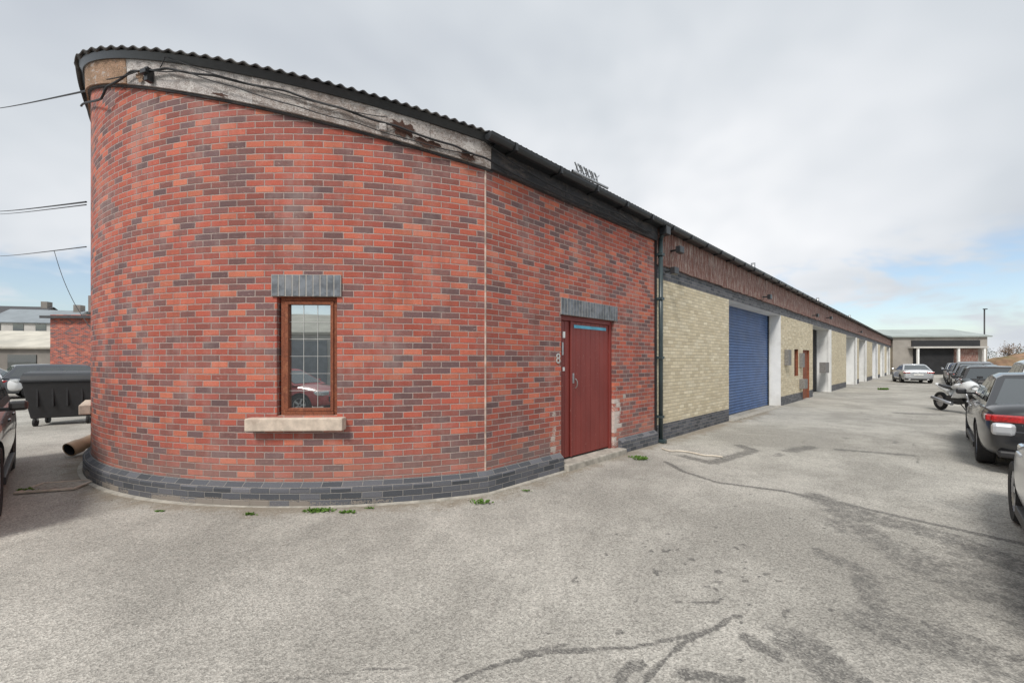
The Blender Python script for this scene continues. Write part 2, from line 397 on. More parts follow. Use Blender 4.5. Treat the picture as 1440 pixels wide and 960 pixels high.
boxes('door_step',M,[(uD0-.02,uD1+.16,-.16,.14,-.05,.10)],M_conc2,B,bev=.02)
tx=bpy.data.curves.new('house_number','FONT'); tx.body='8'; tx.size=.22; tx.extrude=.003; tx.materials.append(M_bars)
o=bpy.data.objects.new('unit_number',tx); COL.objects.link(o); o.parent=B; o.location=(A0+uD0-.13,-W-.008,1.62); o.rotation_euler=(math.pi/2,0,0)
# ---- buff brick run
op=[(u_px(1025),u_px(1098)),(u_px(1143),u_px(1166)),(u_px(1190),u_px(1203)),(u_px(1208),u_px(1217)),(45.5,49.5),(53,57),(61,65),(69,73)]
op=[(a,b_,-.05,3.36,.45 if i==0 else .6,1) for i,(a,b_) in enumerate(op)]
sd=[(u_px(1117),u_px(1122.5),1.05,2.15,.12,2),(u_px(1129),u_px(1138),-.05,2.15,.12,2)]
def mf(u,z):
    if z<.34: return 3
    if 3.36<z<3.66: return 3
    return 0
wall('long_wall_buff_brick',lin(uP,LEN,2.),[-.05,.34,3.36,3.66],op+sd,[M_yel,M_white,M_wood,M_blue],mf,top=lambda u:4.3)
boxes('party_pier_edge',M,[(uP-.004,uP+.05,-.004,.05,-.05,4.3)],M_red,B)
def shutter(name,u0,u1,z1,dp,mat,pitch=.09):
    V=[];Fc=[]
    k=int(z1/pitch); zz=[]
    for i in range(k+1):
        z=i*pitch
        for f,o_ in ((0,.0),(.12,.012),(.5,.02),(.88,.012)): zz.append((min(z+f*pitch,z1),o_))
    for z,o_ in zz:
        V.append(Vector((A0+u0,-(W-dp+o_),z))); V.append(Vector((A0+u1,-(W-dp+o_),z)))
    for i in range(len(zz)-1): Fc.append((2*i,2*i+1,2*i+3,2*i+2))
    mesh(name,V,Fc,B,[mat])
for i,(a,b_,z0,z1,dp,_) in enumerate(op):
    shutter('roller_shutter_%d'%i,a,b_,3.36,dp-.03,[M_shut,M_darkm,M_shut2,M_darkm,M_shut,M_shut2,M_darkm,M_shut][i])
    boxes('shutter_guide_%d'%i,M,[(a+.002,a+.09,dp-.08,dp-.02,0,3.35),(b_-.09,b_-.002,dp-.08,dp-.02,0,3.35)],[M_galv,M_black][i==0],B)
    if i>0:
        boxes('white_pier_%d'%i,M,[(b_,b_+.35,-.05,.1,0,3.36)],M_white,B)
boxes('small_window_unit',M,[(sd[0][0],sd[0][1],.08,.1,1.05,2.15)],M_cglass,B)
boxes('side_door_unit',M,[(sd[1][0],sd[1][1],.07,.1,0,2.15)],M_wood,B)
boxes('meter_boxes',M,[(u_px(1103),u_px(1107),-.14,0,1.5,2.1),(u_px(1124),u_px(1127),-.12,0,1.4,2.0),(op[1][1]-1.4,op[1][1]-.4,-.06,.2,1.05,1.6),(u_px(1124),u_px(1128),-.2,0,0.5,.9)],M_iron,B,bev=.01)
boxes('threshold_drain',M,[(op[0][0],op[0][1],-.12,.1,-.04,.02)],M_conc2,B,bev=.006)
us=lin(uP+.02,LEN,.3)
boxes('red_fascia',M,[(us[i]+.004,us[i+1]-.004,-.05+random.uniform(-.006,.006),.0-.004,3.64+random.uniform(-.015,.015),4.36) for i in range(len(us)-1)],M_fasred,B)
boxes('black_fascia',M,[(u+.003,u2-.003,-.06,-.004,4.10,4.36) for u,u2 in zip(lin(0.06,uP,1.5)[:-1],lin(0.06,uP,1.5)[1:])],M_fasblk,B)
boxes('soffit_board',M,[(.05,LEN,-.19,.0,4.362,4.38)],M_black,B)
def run(name,prof,x0,x1,mat):
    V=[];Fc=[];k=len(prof)
    xs=lin(x0,x1,2.)
    for x in xs:
        for (y,z) in prof: V.append(M@Vector((x,y,z)))
    for i in range(len(xs)-1):
        for j in range(k-1): Fc.append((i*k+j,(i+1)*k+j,(i+1)*k+j+1,i*k+j+1))
    Fc.append(tuple(range(k))); Fc.append(tuple((len(xs)-1)*k+j for j in range(k)))
    return mesh(name,V,Fc,B,[mat],smooth=False)
gp=[(-.20+.065*math.cos(math.pi+ math.pi*i/8),4.42+.075*math.sin(math.pi+math.pi*i/8)) for i in range(9)]
gp=[(-.272,4.425)]+gp+[(-.128,4.425)]
run('gutter',gp,-.12,LEN,M_black)
boxes('gutter_brackets',M,[(x-.02,x+.02,-.275,-.06,4.335,4.43) for x in lin(.3,LEN-.5,.9)],M_black,B)
dpx=uP+.07
cyl('downpipe',M@Vector((dpx,-.09,.06)),M@Vector((dpx,-.09,4.15)),.042,M_green,B)
cyl('downpipe_swan',M@Vector((dpx,-.09,4.14)),M@Vector((dpx,-.19,4.34)),.042,M_green,B)
boxes('downpipe_hopper',M,[(dpx-.09,dpx+.09,-.26,-.10,4.2,4.36)],M_black,B,bev=.01)
boxes('downpipe_clips',M,[(dpx-.06,dpx+.06,-.14,0,z,z+.05) for z in (.5,1.7,2.9,3.8)],M_green,B)
boxes('downpipe_back_board',M,[(dpx-.10,dpx-.045,-.03,-.004,.1,4.1)],M_trim,B)
boxes('downpipe_shoe',M,[(dpx-.05,dpx+.05,-.2,-.04,.0,.07)],M_green,B,bev=.01)
def flood(u,z):
    boxes('floodlight_%d'%int(u*10),M,[(u-.10,u+.10,-.30,-.2,z-.08,z+.06),(u-.02,u+.02,-.2,-.05,z-.02,z+.02)],M_black,B,bev=.01)
flood(uP+.35,3.52); flood(uP+.6,4.0); flood(u_px(1070),3.75); flood(u_px(1140),3.75); flood(u_px(1160),3.9); flood(u_px(1205),3.8)
def arcz(off): return lambda u: roofz(-pos(u,off).y)
fz=arcz(.15)
ua=u_px(186)
panels=[(-ARC,ua-4.0),(ua-4.0+.006,ua-.004),(ua,ua+1.9),(ua+1.906,ua+3.6),(ua+3.606,u_px(560)),(u_px(560)+.004,u_px(604)),(u_px(604)+.004,.05)]
for i,(a,b_) in enumerate(panels):
    e=.006*(i%2)
    strip('fascia_board_%d'%i,lin(a,b_,.1),[(.0,-.37),(.05+e,-.37),(.06+e,-.06),(.0,-.06)],M_fasor if i==1 else (M_fas2 if i in(3,5,6) else M_fas),zf=fz)
def blotch(name,u0,u1,zf,zlo,zhi,off,mat,seed=1,k=26):
    rnd=random.Random(seed); V=[]
    uc=(u0+u1)/2
    for i in range(k):
        th=2*math.pi*i/k; r=rnd.uniform(.45,1.1)
        u=uc+(u1-u0)/2*math.cos(th)*r; z=(zlo+zhi)/2+(zhi-zlo)/2*math.sin(th)*r
        V.append(pos(u,off,zf(u)+z))
    mesh(name,V,[tuple(range(k))],B,[mat],uvs=[[(math.cos(i),math.sin(i*1.3)) for i in range(k)]])
blotch('rot_hole',u_px(548),u_px(588),fz,-.34,-.12,.075,M_rot,3)
blotch('rot_hole_low',u_px(575),u_px(622),fz,-.38,-.27,.078,M_rot,5)
blotch('rot_hole_edge',u_px(640),u_px(672),fz,-.38,-.28,.078,M_rot,15)
blotch('rot_hole_small',u_px(200),u_px(214),fz,-.36,-.20,.075,M_fasor,9)
blotch('rot_hole_tiny',u_px(300),u_px(330),fz,-.375,-.33,.075,M_rot,19)
strip('verge_trim',lin(-ARC,.1,.1),[(.0,-.07),(.085,-.07),(.125,.004),(.0,.004)],M_black,zf=fz)
strip('fascia_drip',lin(-ARC,.1,.1),[(.0,-.395),(.03,-.395),(.03,-.372),(.0,-.372)],M_fasblk,zf=fz)
boxes('alarm_box',frame(u_px(540)),[(-.04,.04,-.11,-.07,4.32,4.40)],M_fas,B,bev=.01)
def roof():
    V=[];Fc=[]; OV=.17
    xs=[]
    Rr=R+OV; xj=-math.sqrt(Rr*Rr-(W+.21)**2)
    phj=math.acos(xj/Rr)
    th=math.pi
    while th>phj: xs.append((Rr*math.cos(th),Rr*math.sin(th))); th-=math.radians(.16)
    x=xj
    while x<A0+LEN+.2: xs.append((x,W+.21)); x+=.025 if x<12 else .1
    K=3
    for sgn in (1,-1):
        base=len(V)
        for (x,be) in xs:
            for k in range(K):
                b_=be*(1-k/(K-1))
                z=roofz(b_)+.020+.015*math.cos(2*math.pi*x/.10)
                V.append(Vector((x,-sgn*b_,z)))
        for i in range(len(xs)-1):
            for k in range(K-1):
                a=base+i*K+k; q=(a,a+K,a+K+1,a+1)
                Fc.append(q if sgn>0 else q[::-1])
    o=mesh('corrugated_roof',V,Fc,B,[M_roof])
    md=o.modifiers.new('s','SOLIDIFY'); md.thickness=.012; md.offset=-1
roof()
cyl('ridge_cap',(-R-.1,0,roofz(0)+.02),(A0+LEN,0,roofz(0)+.02),.07,M_roof,B,seg=10)
V=[(A0,W,0),(A0+LEN,W,0),(A0+LEN,W,4.35),(A0,W,4.35),(A0+LEN,-W,0),(A0+LEN,-W,4.35),(A0+LEN,0,6.0)]
mesh('rear_walls',V,[(1,0,3,2),(4,1,2,6,5)],B,[M_red2],uvs=[[(0,0),(LEN,0),(LEN,4.3),(0,4.3)],[(0,0),(10.7,0),(10.7,4.3),(5.3,6),(0,4.3)]])
us_=u_px(800)
rx=A0+us_+.25; rb=W-.05
zr=roofz(rb)
for k in range(4):
    x=rx+k*.15
    cable('roof_bracket_leg_%d'%k,[(x,-rb,zr+.03),(x+.03,-rb+.02,zr+.30),(x+.14,-rb+.06,zr+.38),(x+.26,-rb+.08,zr+.28),(x+.32,-rb+.1,zr+.05)],.014,M_galv,B)
    cable('roof_bracket_arm_%d'%k,[(x-.06,-rb-.02,zr+.30),(x+.10,-rb+.03,zr+.22),(x+.26,-rb+.05,zr+.36)],.011,M_galv,B)
cable('roof_bracket_rail',[(rx-.1,-rb,zr+.16),(rx+.9,-rb,zr+.18)],.022,M_galv,B)
for px in (1082,1166,1207):
    u=u_px(px); cyl('roof_vent_%d'%px,(A0+u,-W+.5,roofz(W-.5)),(A0+u,-W+.5,roofz(W-.5)+.45),.07,M_galv,B)
def cab(name,pts,r=.009,off=.10):
    P=[]
    for px,py in pts:
        if px<140: u=uTan-(140-px)*.01
        else: u=u_px(px,off)
        q=wpx(u,off); z=CH+(HZ-py)*q[1]/F
        P.append(pos(u,off,z))
    cable(name,P,r,M_cable,B)
def dens(pts,n_=5):
    o=[]
    for (a,b_),(c_,e) in zip(pts[:-1],pts[1:]):
        for i in range(n_): o.append((a+(c_-a)*i/n_,b_+(e-b_)*i/n_+2.*math.sin(math.pi*i/n_)))
    o.append(pts[-1]); return o
cab('wall_cable_main',dens([(136,150),(150,122),(185,100),(235,96),(300,106),(400,127),(480,152),(560,178),(640,205),(683,222),(760,262),(850,300),(915,326)]),.013)
cab('wall_cable_second',dens([(150,112),(200,98),(260,100),(330,122),(420,150),(500,172),(590,200),(660,216)]),.006,.115)
cab('wall_cable_third',dens([(225,95),(232,80),(250,86),(330,112),(470,150),(545,165)]),.005,.12)
cab('wall_cable_fourth',dens([(683,200),(740,240),(800,272),(870,300),(918,330)]),.010,.12)
boxes('cable_bracket',frame(u_px(222)),[(-.03,.03,-.13,-.062,5.0,5.16),(-.05,.05,-.16,-.12,5.07,5.12)],M_black,B,bev=.004)
OW=empty('overhead_wires')
pole=empty('utility_pole')
pp=Vector((-46,30)); cyl('pole',(pp.x,pp.y,0),(pp.x,pp.y,9),.14,M_bark,pole,r2=.1); boxes('crossarm',Matrix.Translation((pp.x,pp.y,8.3)),[(-.9,.9,-.06,.06,-.06,.06)],M_bark,pole)
def wire(px,py,px0,py0,r=.012,sag=.12):
    q=AB(*(lambda p:(p.x,-p.y))(pos(uTan-.1,.05))); a=Vector((q.x,q.y,CH+(HZ-py)*q.y/F))
    Y0=16.; b_=Vector(((px0-720)/F*Y0,Y0,CH+(HZ-py0)*Y0/F)); b2=a+(b_-a)*2.2
    P=[a+(b2-a)*t_/10-Vector((0,0,sag*math.sin(math.pi*t_/10))) for t_ in range(11)]
    cable('wire_%d'%py,P,r,M_cable,OW)
wire(135,128,0,148,.013); wire(133,284,0,293,.013); wire(131,288,0,297,.009);wire(131,347,0,356,.009)
def P3(px,py,Y): return ((px-720)/F*Y,Y,CH+(HZ-py)*Y/F)
cable('service_drop',[P3(76,352,9.5),P3(84,380,9.2),P3(97,412,8.8),P3(112,440,8.2),P3(128,462,7.2)],.006,M_cable,OW)
# ------------------------------------------------------------------ ground
def ground():
    def ax(segs,far):
        s_=set([-x for x in far]+list(far))
        for lo,hi,st in segs: s_|=set(round(lo+i*st,4) for i in range(int((hi-lo)/st)+1))
        return sorted(s_)
    far=[18,25,40,70,130,300,900,3000]
    xs=ax([(-9,-2,.1),(-2,6.5,.032),(6.5,13,.1)],far); ys=ax([(-1,1.6,.2),(1.6,5.5,.032),(5.5,13,.09)],far)
    X,Y=np.meshgrid(xs,ys); st=np.zeros_like(X)
    def seg(p,q,w,a):
        nonlocal st
        p=np.array(p);q=np.array(q); v=q-p; L2=(v**2).sum()+1e-9
        t_=np.clip(((X-p[0])*v[0]+(Y-p[1])*v[1])/L2,0,1)
        dd=np.hypot(X-(p[0]+t_*v[0]),Y-(p[1]+t_*v[1]))
        st=np.maximum(st,a*np.clip(1.5-dd/w,0,1))
    def pline(pts,w,a):
        g=[G(*p) for p in pts]
        for p,q in zip(g[:-1],g[1:]): seg(p,q,w,a)
    pline([(935,648),(960,662),(1010,678),(1100,690),(1200,712),(1300,735),(1438,765)],.05,.85)
    pline([(960,640),(1000,650),(1060,632),(1040,625)],.14,.70)
    pline([(1110,633),(1140,628)],.18,.66); pline([(1180,632),(1280,640)],.14,.66); pline([(1270,581),(1300,582)],.4,.64)
    pline([(1140,572),(1180,570)],.3,.55)
    pline([(1150,700),(1230,730),(1330,755),(1438,800)],.25,.62)
    pline([(1180,720),(1250,770),(1290,800),(1420,850)],.2,.58)
    pline([(1190,740),(1300,790),(1438,830)],.3,.55)
    pline([(1160,780),(1210,800),(1230,850)],.12,.58)
    pline([(1120,900),(1180,945)],.2,.62); pline([(1240,880),(1330,900),(1438,940)],.3,.57)
    pline([(1050,895),(1090,920)],.06,.75)
    pline([(640,956),(700,932),(760,918),(830,912),(900,906),(960,893),(1008,882)],.018,.9)
    pline([(905,958),(930,930),(960,902),(1008,880)],.018,.9); pline([(1008,880),(1025,868)],.022,.9)
    pline([(380,958),(520,940),(600,935)],.018,.65); pline([(735,916),(790,905),(830,910)],.02,.75)
    pline([(870,955),(890,930)],.04,.7); pline([(960,945),(1040,955)],.05,.72);pline([(975,845),(1010,845)],.022,.8)
    rnd=random.Random(4)
    for i in range(110):
        px=rnd.gauss(985,110); py=rnd.gauss(800,65)
        if py<690 or py>955: continue
        p=G(px,py); seg(p,p+Vector((rnd.uniform(-.03,.03),rnd.uniform(-.02,.02))),rnd.uniform(.008,.028),rnd.uniform(.6,.95))
    for i in range(150):
        a=rnd.uniform(2,40); b_=rnd.uniform(W+1.2,9.4); p=AB(a,b_)
        if rnd.random()<.35: seg(p,p+d*rnd.uniform(0,.5),rnd.uniform(.04,.12),.58)
    for (px,py,w,a) in ((1380,860,.9,.46),(1430,800,.9,.46),(1330,930,.8,.44),(1400,720,1.2,.40),(1250,900,.5,.40)):
        p=G(px,py); seg(p,p,w,a)
    rel=np.stack([X-C.x,Y-C.y],-1); a_=rel@np.array(d); b_=rel@np.array(n)
    dist=np.where(a_<A0,np.hypot(a_,b_)-R-.1,b_-W-.08)
    dirt=np.clip(1-np.abs(dist)/.65,0,1)
    H,Wd=X.shape
    near=(X>-9)&(X<13)&(Y>-1)&(Y<13)
    Z=np.where(near,.012*np.sin(X*.9+1)*np.cos(Y*.8),0)-.004
    fade=np.clip(np.minimum(np.minimum(X+9,13-X),np.minimum(Y+1,13-Y))/1.5,0,1); Z=Z*fade
    V=np.stack([X,Y,Z],-1).reshape(-1,3)
    idx=np.arange(H*Wd).reshape(H,Wd)
    Fc=np.stack([idx[:-1,:-1],idx[:-1,1:],idx[1:,1:],idx[1:,:-1]],-1).reshape(-1,4)
    me=bpy.data.meshes.new('ground'); me.from_pydata(V.tolist(),[],Fc.tolist())
    for nm,ar in (('stain',st),('dirt',dirt)):
        at=me.attributes.new(nm,'FLOAT','POINT'); at.data.foreach_set('value',ar.reshape(-1).astype(np.float32))
    me.polygons.foreach_set('use_smooth',[True]*len(me.polygons))
    m,t,b=material('worn_tarmac')
    o=t.obj()
    A=t.new('ShaderNodeAttribute',attribute_name='stain').outputs['Fac']; D=t.new('ShaderNodeAttribute',attribute_name='dirt').outputs['Fac']
    big=t.noise(o,.42,4,.65,.4); med=t.noise(o,2.2,4,.75); fine=t.noise(o,45,3,.75)
    vz=t.vor(o,105.); agg=vz.outputs['Distance']; aggc=vz.outputs['Color']
    c=t.mix(t.step(big,.36,.62),(.325,.310,.278),(.470,.450,.405))
    c=t.mix(t.m('MULTIPLY',t.step(med,.42,.68),.5),c,(.290,.278,.250))
    c=t.mix(1.,c,t.ramp(t.sep(aggc)[0],[(0,.66),(.5,1.),(1,1.28)]),'MULTIPLY')
    c=t.mix(1.,c,t.ramp(fine,[(.3,.80),(.7,1.20)]),'MULTIPLY')
    sn=t.m('ADD',A,t.m('MULTIPLY',t.m('SUBTRACT',t.noise(o,11,4,.85),.5),1.1))
    sm=t.m('MULTIPLY',t.step(sn,.36,.72),t.step(A,.02,.30))
    spk=t.ramp(t.sep(aggc)[1],[(.15,.50),(.75,1.0)])
    c=t.mix(t.m('MULTIPLY',sm,t.m('MULTIPLY',spk,.92)),c,t.mix(fine,(.075,.073,.068),(.16,.155,.145)))
    dn=t.m('ADD',D,t.m('MULTIPLY',t.m('SUBTRACT',med,.5),1.3))
    c=t.mix(t.m('MULTIPLY',t.step(dn,.45,1.),.75),c,t.mix(fine,(.17,.135,.10),(.34,.29,.22)))
    t.put(b.inputs['Base Color'],c)
    t.put(b.inputs['Roughness'],t.m('SUBTRACT',.95,t.m('MULTIPLY',sm,.15))); b.inputs['Specular IOR Level'].default_value=.3
    t.put(b.inputs['Normal'],t.bump(t.m('ADD',t.m('MULTIPLY',agg,.8),fine),.5,.012))
    link('ground',me,None,[m])
ground()
def weed(px,py,size,k=26,seed=0):
    rnd=random.Random(seed); p=G(px,py); V=[];Fc=[]
    for i in range(k):
        th=rnd.uniform(0,6.28); r=rnd.uniform(.3,1)*size; cx,cy=p.x+rnd.gauss(0,size*.5)*1.6,p.y+rnd.gauss(0,size*.2)
        h=rnd.uniform(.3,.9)*size*.8; w=size*rnd.uniform(.10,.2)
        dx,dy=math.cos(th),math.sin(th); a=len(V)
        V+= [(cx-dy*w*.4,cy+dx*w*.4,0),(cx+dy*w*.4,cy-dx*w*.4,0),(cx+dx*r*.5+dy*w,cy+dy*r*.5-dx*w,h),(cx+dx*r,cy+dy*r,h*.7),(cx+dx*r*.5-dy*w,cy+dy*r*.5+dx*w,h)]
        Fc.append((a,a+1,a+2,a+3,a+4))
    mesh('weed_tuft',V,Fc,None,[M_leaf])
for i,(px,py,s_) in enumerate(((352,724,.045),(440,720,.07),(455,719,.06),(488,721,.05),(520,715,.03),(677,707,.06),(901,646,.08),(895,643,.06),(740,690,.03),(40,690,.06),(225,719,.03),(1242,548,.2))): weed(px,py,s_,44,i)
V=[];Fc=[];rnd=random.Random(11)
for i in range(420):
    u=rnd.uniform(-11,uP); off=.2+abs(rnd.gauss(0,.22)); q=pos(u,off); w_=AB(q.x,-q.y); r=rnd.uniform(.004,.013); k=len(V)
    for dx,dy,dz in ((1,0,0),(0,1,0),(-1,0,0),(0,-1,0),(0,0,.9)): V.append((w_.x+dx*r*rnd.uniform(.6,1.2),w_.y+dy*r*rnd.uniform(.6,1.2),.004+dz*r))
    Fc+=[(k,k+1,k+4),(k+1,k+2,k+4),(k+2,k+3,k+4),(k+3,k,k+4)]
mesh('loose_gravel',V,Fc,None,[M_conc2])
# ------------------------------------------------------------------ cars
def evalmesh(o):
    dg=bpy.context.evaluated_depsgraph_get(); dg.update()
    return bpy.data.meshes.new_from_object(o.evaluated_get(dg))
def car(name,loc,ang,L=4.6,Wd=1.8,H=1.45,paintm=None,kind='sedan',wr=.32,rack=False):
    e=empty(name,(loc[0],loc[1],0),ang); hw=Wd/2; g=.20 if kind!='suv' else .27
    hl=L/2
    if kind=='sedan':
        st=[(-hl,.42,.84,.80),(-hl+.05,.28,1.0,.88),(-hl+.35,g,1.05,.96),(-hl+.9,g,1.03,1),(-.6,g,1.0,1),(.3,g,.96,1),(hl-1.45,g,.93,1),(hl-.6,g,.84,.97),(hl-.15,.24,.72,.88),(hl,.34,.58,.76)]
        gh=(-hl+.45,-hl+1.35,hl-2.1,hl-1.25)
    elif kind=='hatch':
        st=[(-hl,.40,.80,.84),(-hl+.05,.28,.95,.92),(-hl+.3,g,.99,.97),(-hl+.9,g,.98,1),(-.4,g,.96,1),(.3,g,.95,1),(hl-1.1,g,.93,1),(hl-.5,g,.84,.96),(hl-.12,.24,.72,.88),(hl,.34,.58,.78)]
        gh=(-hl+.06,-hl+.5,hl-1.85,hl-.95)
    else:
        st=[(-hl,.45,.95,.86),(-hl+.05,.34,1.08,.93),(-hl+.3,g,1.12,.98),(-hl+.9,g,1.10,1),(-.4,g,1.08,1),(.3,g,1.07,1),(hl-1.3,g,1.06,1),(hl-.5,g,.99,.97),(hl-.12,.32,.86,.90),(hl,.42,.68,.80)]
        gh=(-hl+.08,-hl+.45,hl-2.0,hl-1.2)
    V=[];Fc=[];k=12
    for (x,zl,zb,f) in st:
        w=hw*f; pts=[(0,zl),(w*.86,zl),(w*.975,zl+.10),(w,(zl+zb)/2-.02),(w*.985,zb-.16),(w*.90,zb-.015),(0,zb+.02)]
        ring=pts+[(-y,z) for (y,z) in pts[-2:0:-1]]
        for (y,z) in ring: V.append((x,y,z))
    for i in range(len(st)-1):
        for j in range(k): a=i*k+j; b_=i*k+(j+1)%k; Fc.append((a,a+k,b_+k,b_))
    Fc.append(tuple(range(k))); Fc.append(tuple((len(st)-1)*k+j for j in range(k-1,-1,-1)))
    o=mesh('body',V,Fc,e,[paintm,M_trim]); bm=bmesh.new(); bm.from_mesh(o.data); bmesh.ops.recalc_face_normals(bm,faces=bm.faces); bm.to_mesh(o.data); bm.free()
    md=o.modifiers.new('s','SUBSURF'); md.levels=2; md.render_levels=2
    xr,xf=-hl+L*.205,hl-L*.19
    cut=[]
    for x in (xr,xf):
        c_=cyl('cut',(x,-hw-.2,wr),(x,hw+.2,wr),wr+.05,M_trim,e,seg=28)
        mb=o.modifiers.new('c','BOOLEAN'); mb.operation='DIFFERENCE'; mb.object=c_; mb.solver='EXACT'; cut.append(c_)
    me=evalmesh(o); o.modifiers.clear(); o.data=me
    for c_ in cut: bpy.data.objects.remove(c_)
    for p in me.polygons: p.use_smooth=True
    me.set_sharp_from_angle(angle=math.radians(35))
    zb=st[4][2]-.06; wb=hw*.90; wt=hw*.70
    x0,x1,x2,x3=gh
    def sd(s,t_,sg,off=0.):
        xa=x0+(x1-x0)*t_; xb=x3+(x2-x3)*t_; y=wb+(wt-wb)*t_
        zt=H-.03
        return Vector((xa+(xb-xa)*s, sg*(y+off), zb+(zt-zb)*t_+ (.03*math.sin(math.pi*s) if t_>.9 else 0)))
    V=[];Fc=[];ns=8; rows=(0,.5,.92,1.0)
    for sg in (1,-1):
        for t_ in rows:
            for i in range(ns+1):
                v=sd(i/ns,t_,sg)
                if t_==1.0: v.y*=.90; v.z+=.012
                V.append(v)
    nr=len(rows); N_=(ns+1)*nr
    for r_ in range(nr-1):
        for i in range(ns):
            a=r_*(ns+1)+i; Fc.append((a,a+1,a+ns+2,a+ns+1)); a+=N_; Fc.append((a+ns+1,a+ns+2,a+1,a))
        for i in (0,ns):
            a=r_*(ns+1)+i; Fc.append((a,a+ns+1,a+N_+ns+1,a+N_))
    mid=len(V)
    for i in range(ns+1): v=sd(i/ns,1.,1); V.append(Vector((v.x,0,v.z+.035)))
    a=(nr-1)*(ns+1)
    for i in range(ns): Fc.append((a+i,a+i+1,mid+i+1,mid+i)); Fc.append((mid+i,mid+i+1,a+N_+i+1,a+N_+i))
    Fc.append((a,mid,a+N_)); Fc.append((a+ns,a+ns+N_,mid+ns))
    o=mesh('cabin',V,Fc,e,[paintm]); bm=bmesh.new(); bm.from_mesh(o.data); bmesh.ops.recalc_face_normals(bm,faces=bm.faces); bm.to_mesh(o.data); bm.free()
    bevel(o,.03,3)
    for p in o.data.polygons: p.use_smooth=True
    o.data.set_sharp_from_angle(angle=math.radians(50))
    V=[];Fc=[]
    def quad(ps): k=len(V); V.extend(ps); Fc.append(tuple(range(k,k+len(ps))))
    for sg in (1,-1):
        for (s0,s1) in ((.05,.24),(.265,.51),(.54,.93)) if kind!='hatch' else ((.05,.28),(.31,.55),(.58,.93)):
            ps=[sd(s0,.14,sg,.006),sd(s1,.14,sg,.006),sd(s1,.88,sg,.006),sd(s0,.88,sg,.006)]
            quad(ps if sg<0 else ps[::-1])
    for s_,xo in ((0,-.008),(1,.008)):
        ps=[]
        for t_,yy in ((.12,-.90),(.12,.90),(.90,.86),(.90,-.86)):
            v=sd(s_,t_,1); ps.append(Vector((v.x+xo*1.6,v.y*yy,v.z+.006)))
        quad(ps if s_ else ps[::-1])
    mesh('windows',V,Fc,e,[M_cglass])
    for i,(x,sg) in enumerate(((xr,1),(xr,-1),(xf,1),(xf,-1))):
        V=[];Fc=[];seg=28
        prof=[(.0,.06),(wr*.62,.05),(wr*.66,.01),(wr*.92,.0),(wr,.035),(wr,.17),(wr*.92,.2),(0,.2)]
        for j in range(seg):
            th=2*math.pi*j/seg
            for (r,yy) in prof: V.append((x+r*math.cos(th),sg*(hw-.02-yy),wr+r*math.sin(th)))
        kk=len(prof)
        for j in range(seg):
            for q in range(kk-1):
                a=j*kk+q; b_=((j+1)%seg)*kk+q; Fc.append((a,b_,b_+1,a+1))
        o=mesh('tyre_%d'%i,V,Fc,e,[M_rubber],smooth=True); o.data.set_sharp_from_angle(angle=math.radians(40))
        V=[];Fc=[]
        for j in range(5):
            th=2*math.pi*j/5
            for (r,dt) in ((.04,-.8),(.04,.8),(wr*.63,.16),(wr*.63,-.16)):
                V.append((x+r*math.cos(th+dt),sg*(hw-.045),wr+r*math.sin(th+dt)))
            k4=j*4; Fc.append((k4,k4+1,k4+2,k4+3))
        k=len(V)
        for j in range(24):
            th=2*math.pi*j/24
            V.append((x+wr*.66*math.cos(th),sg*(hw-.035),wr+wr*.66*math.sin(th))); V.append((x+wr*.58*math.cos(th),sg*(hw-.05),wr+wr*.58*math.sin(th)))
        for j in range(24): a=k+2*j; b_=k+2*((j+1)%24); Fc.append((a,b_,b_+1,a+1))
        mesh('rim_%d'%i,V,Fc,e,[M_rim])
    I=Matrix.Identity(4)
    zt=st[1][2]; RS=lambda sg,a,b_:sorted((sg*a,sg*b_))
    for sg in (1,-1):
        a_,b_=RS(sg,hw*.50,hw*.865)
        boxes('tail_lamp',I,[(-hl-.012,-hl+.24,a_,b_,zt-.235,zt-.125)],M_tail,e,bev=.025)
        a_,b_=RS(sg,hw*.80,hw*.925)
        boxes('tail_lamp_wrap',I,[(-hl+.03,-hl+.34,a_,b_,zt-.225,zt-.13)],M_tail,e,bev=.02)
        a_,b_=RS(sg,hw*.42,hw*.865)
        boxes('headlamp',I,[(hl-.36,hl-.045,a_ ,b_,.60 if kind!='suv' else .74,.73 if kind!='suv' else .88)],M_head,e,bev=.03)
        boxes('mirror_arm',I,[(hl-L*.345+.02,hl-L*.345+.06,*RS(sg,hw*.85,hw+.02),zb+.05,zb+.09)],M_trim,e)
        boxes('mirror',I,[(hl-L*.345,hl-L*.345+.08,*RS(sg,hw+.0,hw+.15),zb+.05,zb+.165)],paintm,e,bev=.03)
        boxes('sill',I,[(xr+wr+.08,xf-wr-.08,*RS(sg,hw*.9,hw*.993),g-.02,g+.07)],M_trim,e,bev=.01)
        boxes('door_handles',I,[(-.55,-.38,*RS(sg,hw*.985,hw*1.012),zb-.10,zb-.07),(.40,.57,*RS(sg,hw*.985,hw*1.012),zb-.10,zb-.07)],M_rim if paintm is P_black else paintm,e,bev=.008)
    boxes('rear_bumper',I,[(-hl-.01,-hl+.2,-hw*.80,hw*.80,.26,.36)],M_trim,e,bev=.03)
    boxes('front_grille',I,[(hl-.2,hl+.005,-hw*.5,hw*.5,.38,.56)],M_trim,e,bev=.03)
    boxes('number_plate_rear',I,[(-hl-.022,-hl,-.26,.26,zt-.40,zt-.29)],M_plate,e)
    boxes('number_plate_front',I,[(hl,hl+.014,-.26,.26,.42,.53)],M_plate,e)
    boxes('rear_trim',I,[(-hl-.018,-hl+.02,-.35,.35,zt-.22,zt-.185)],M_rim,e,bev=.004)
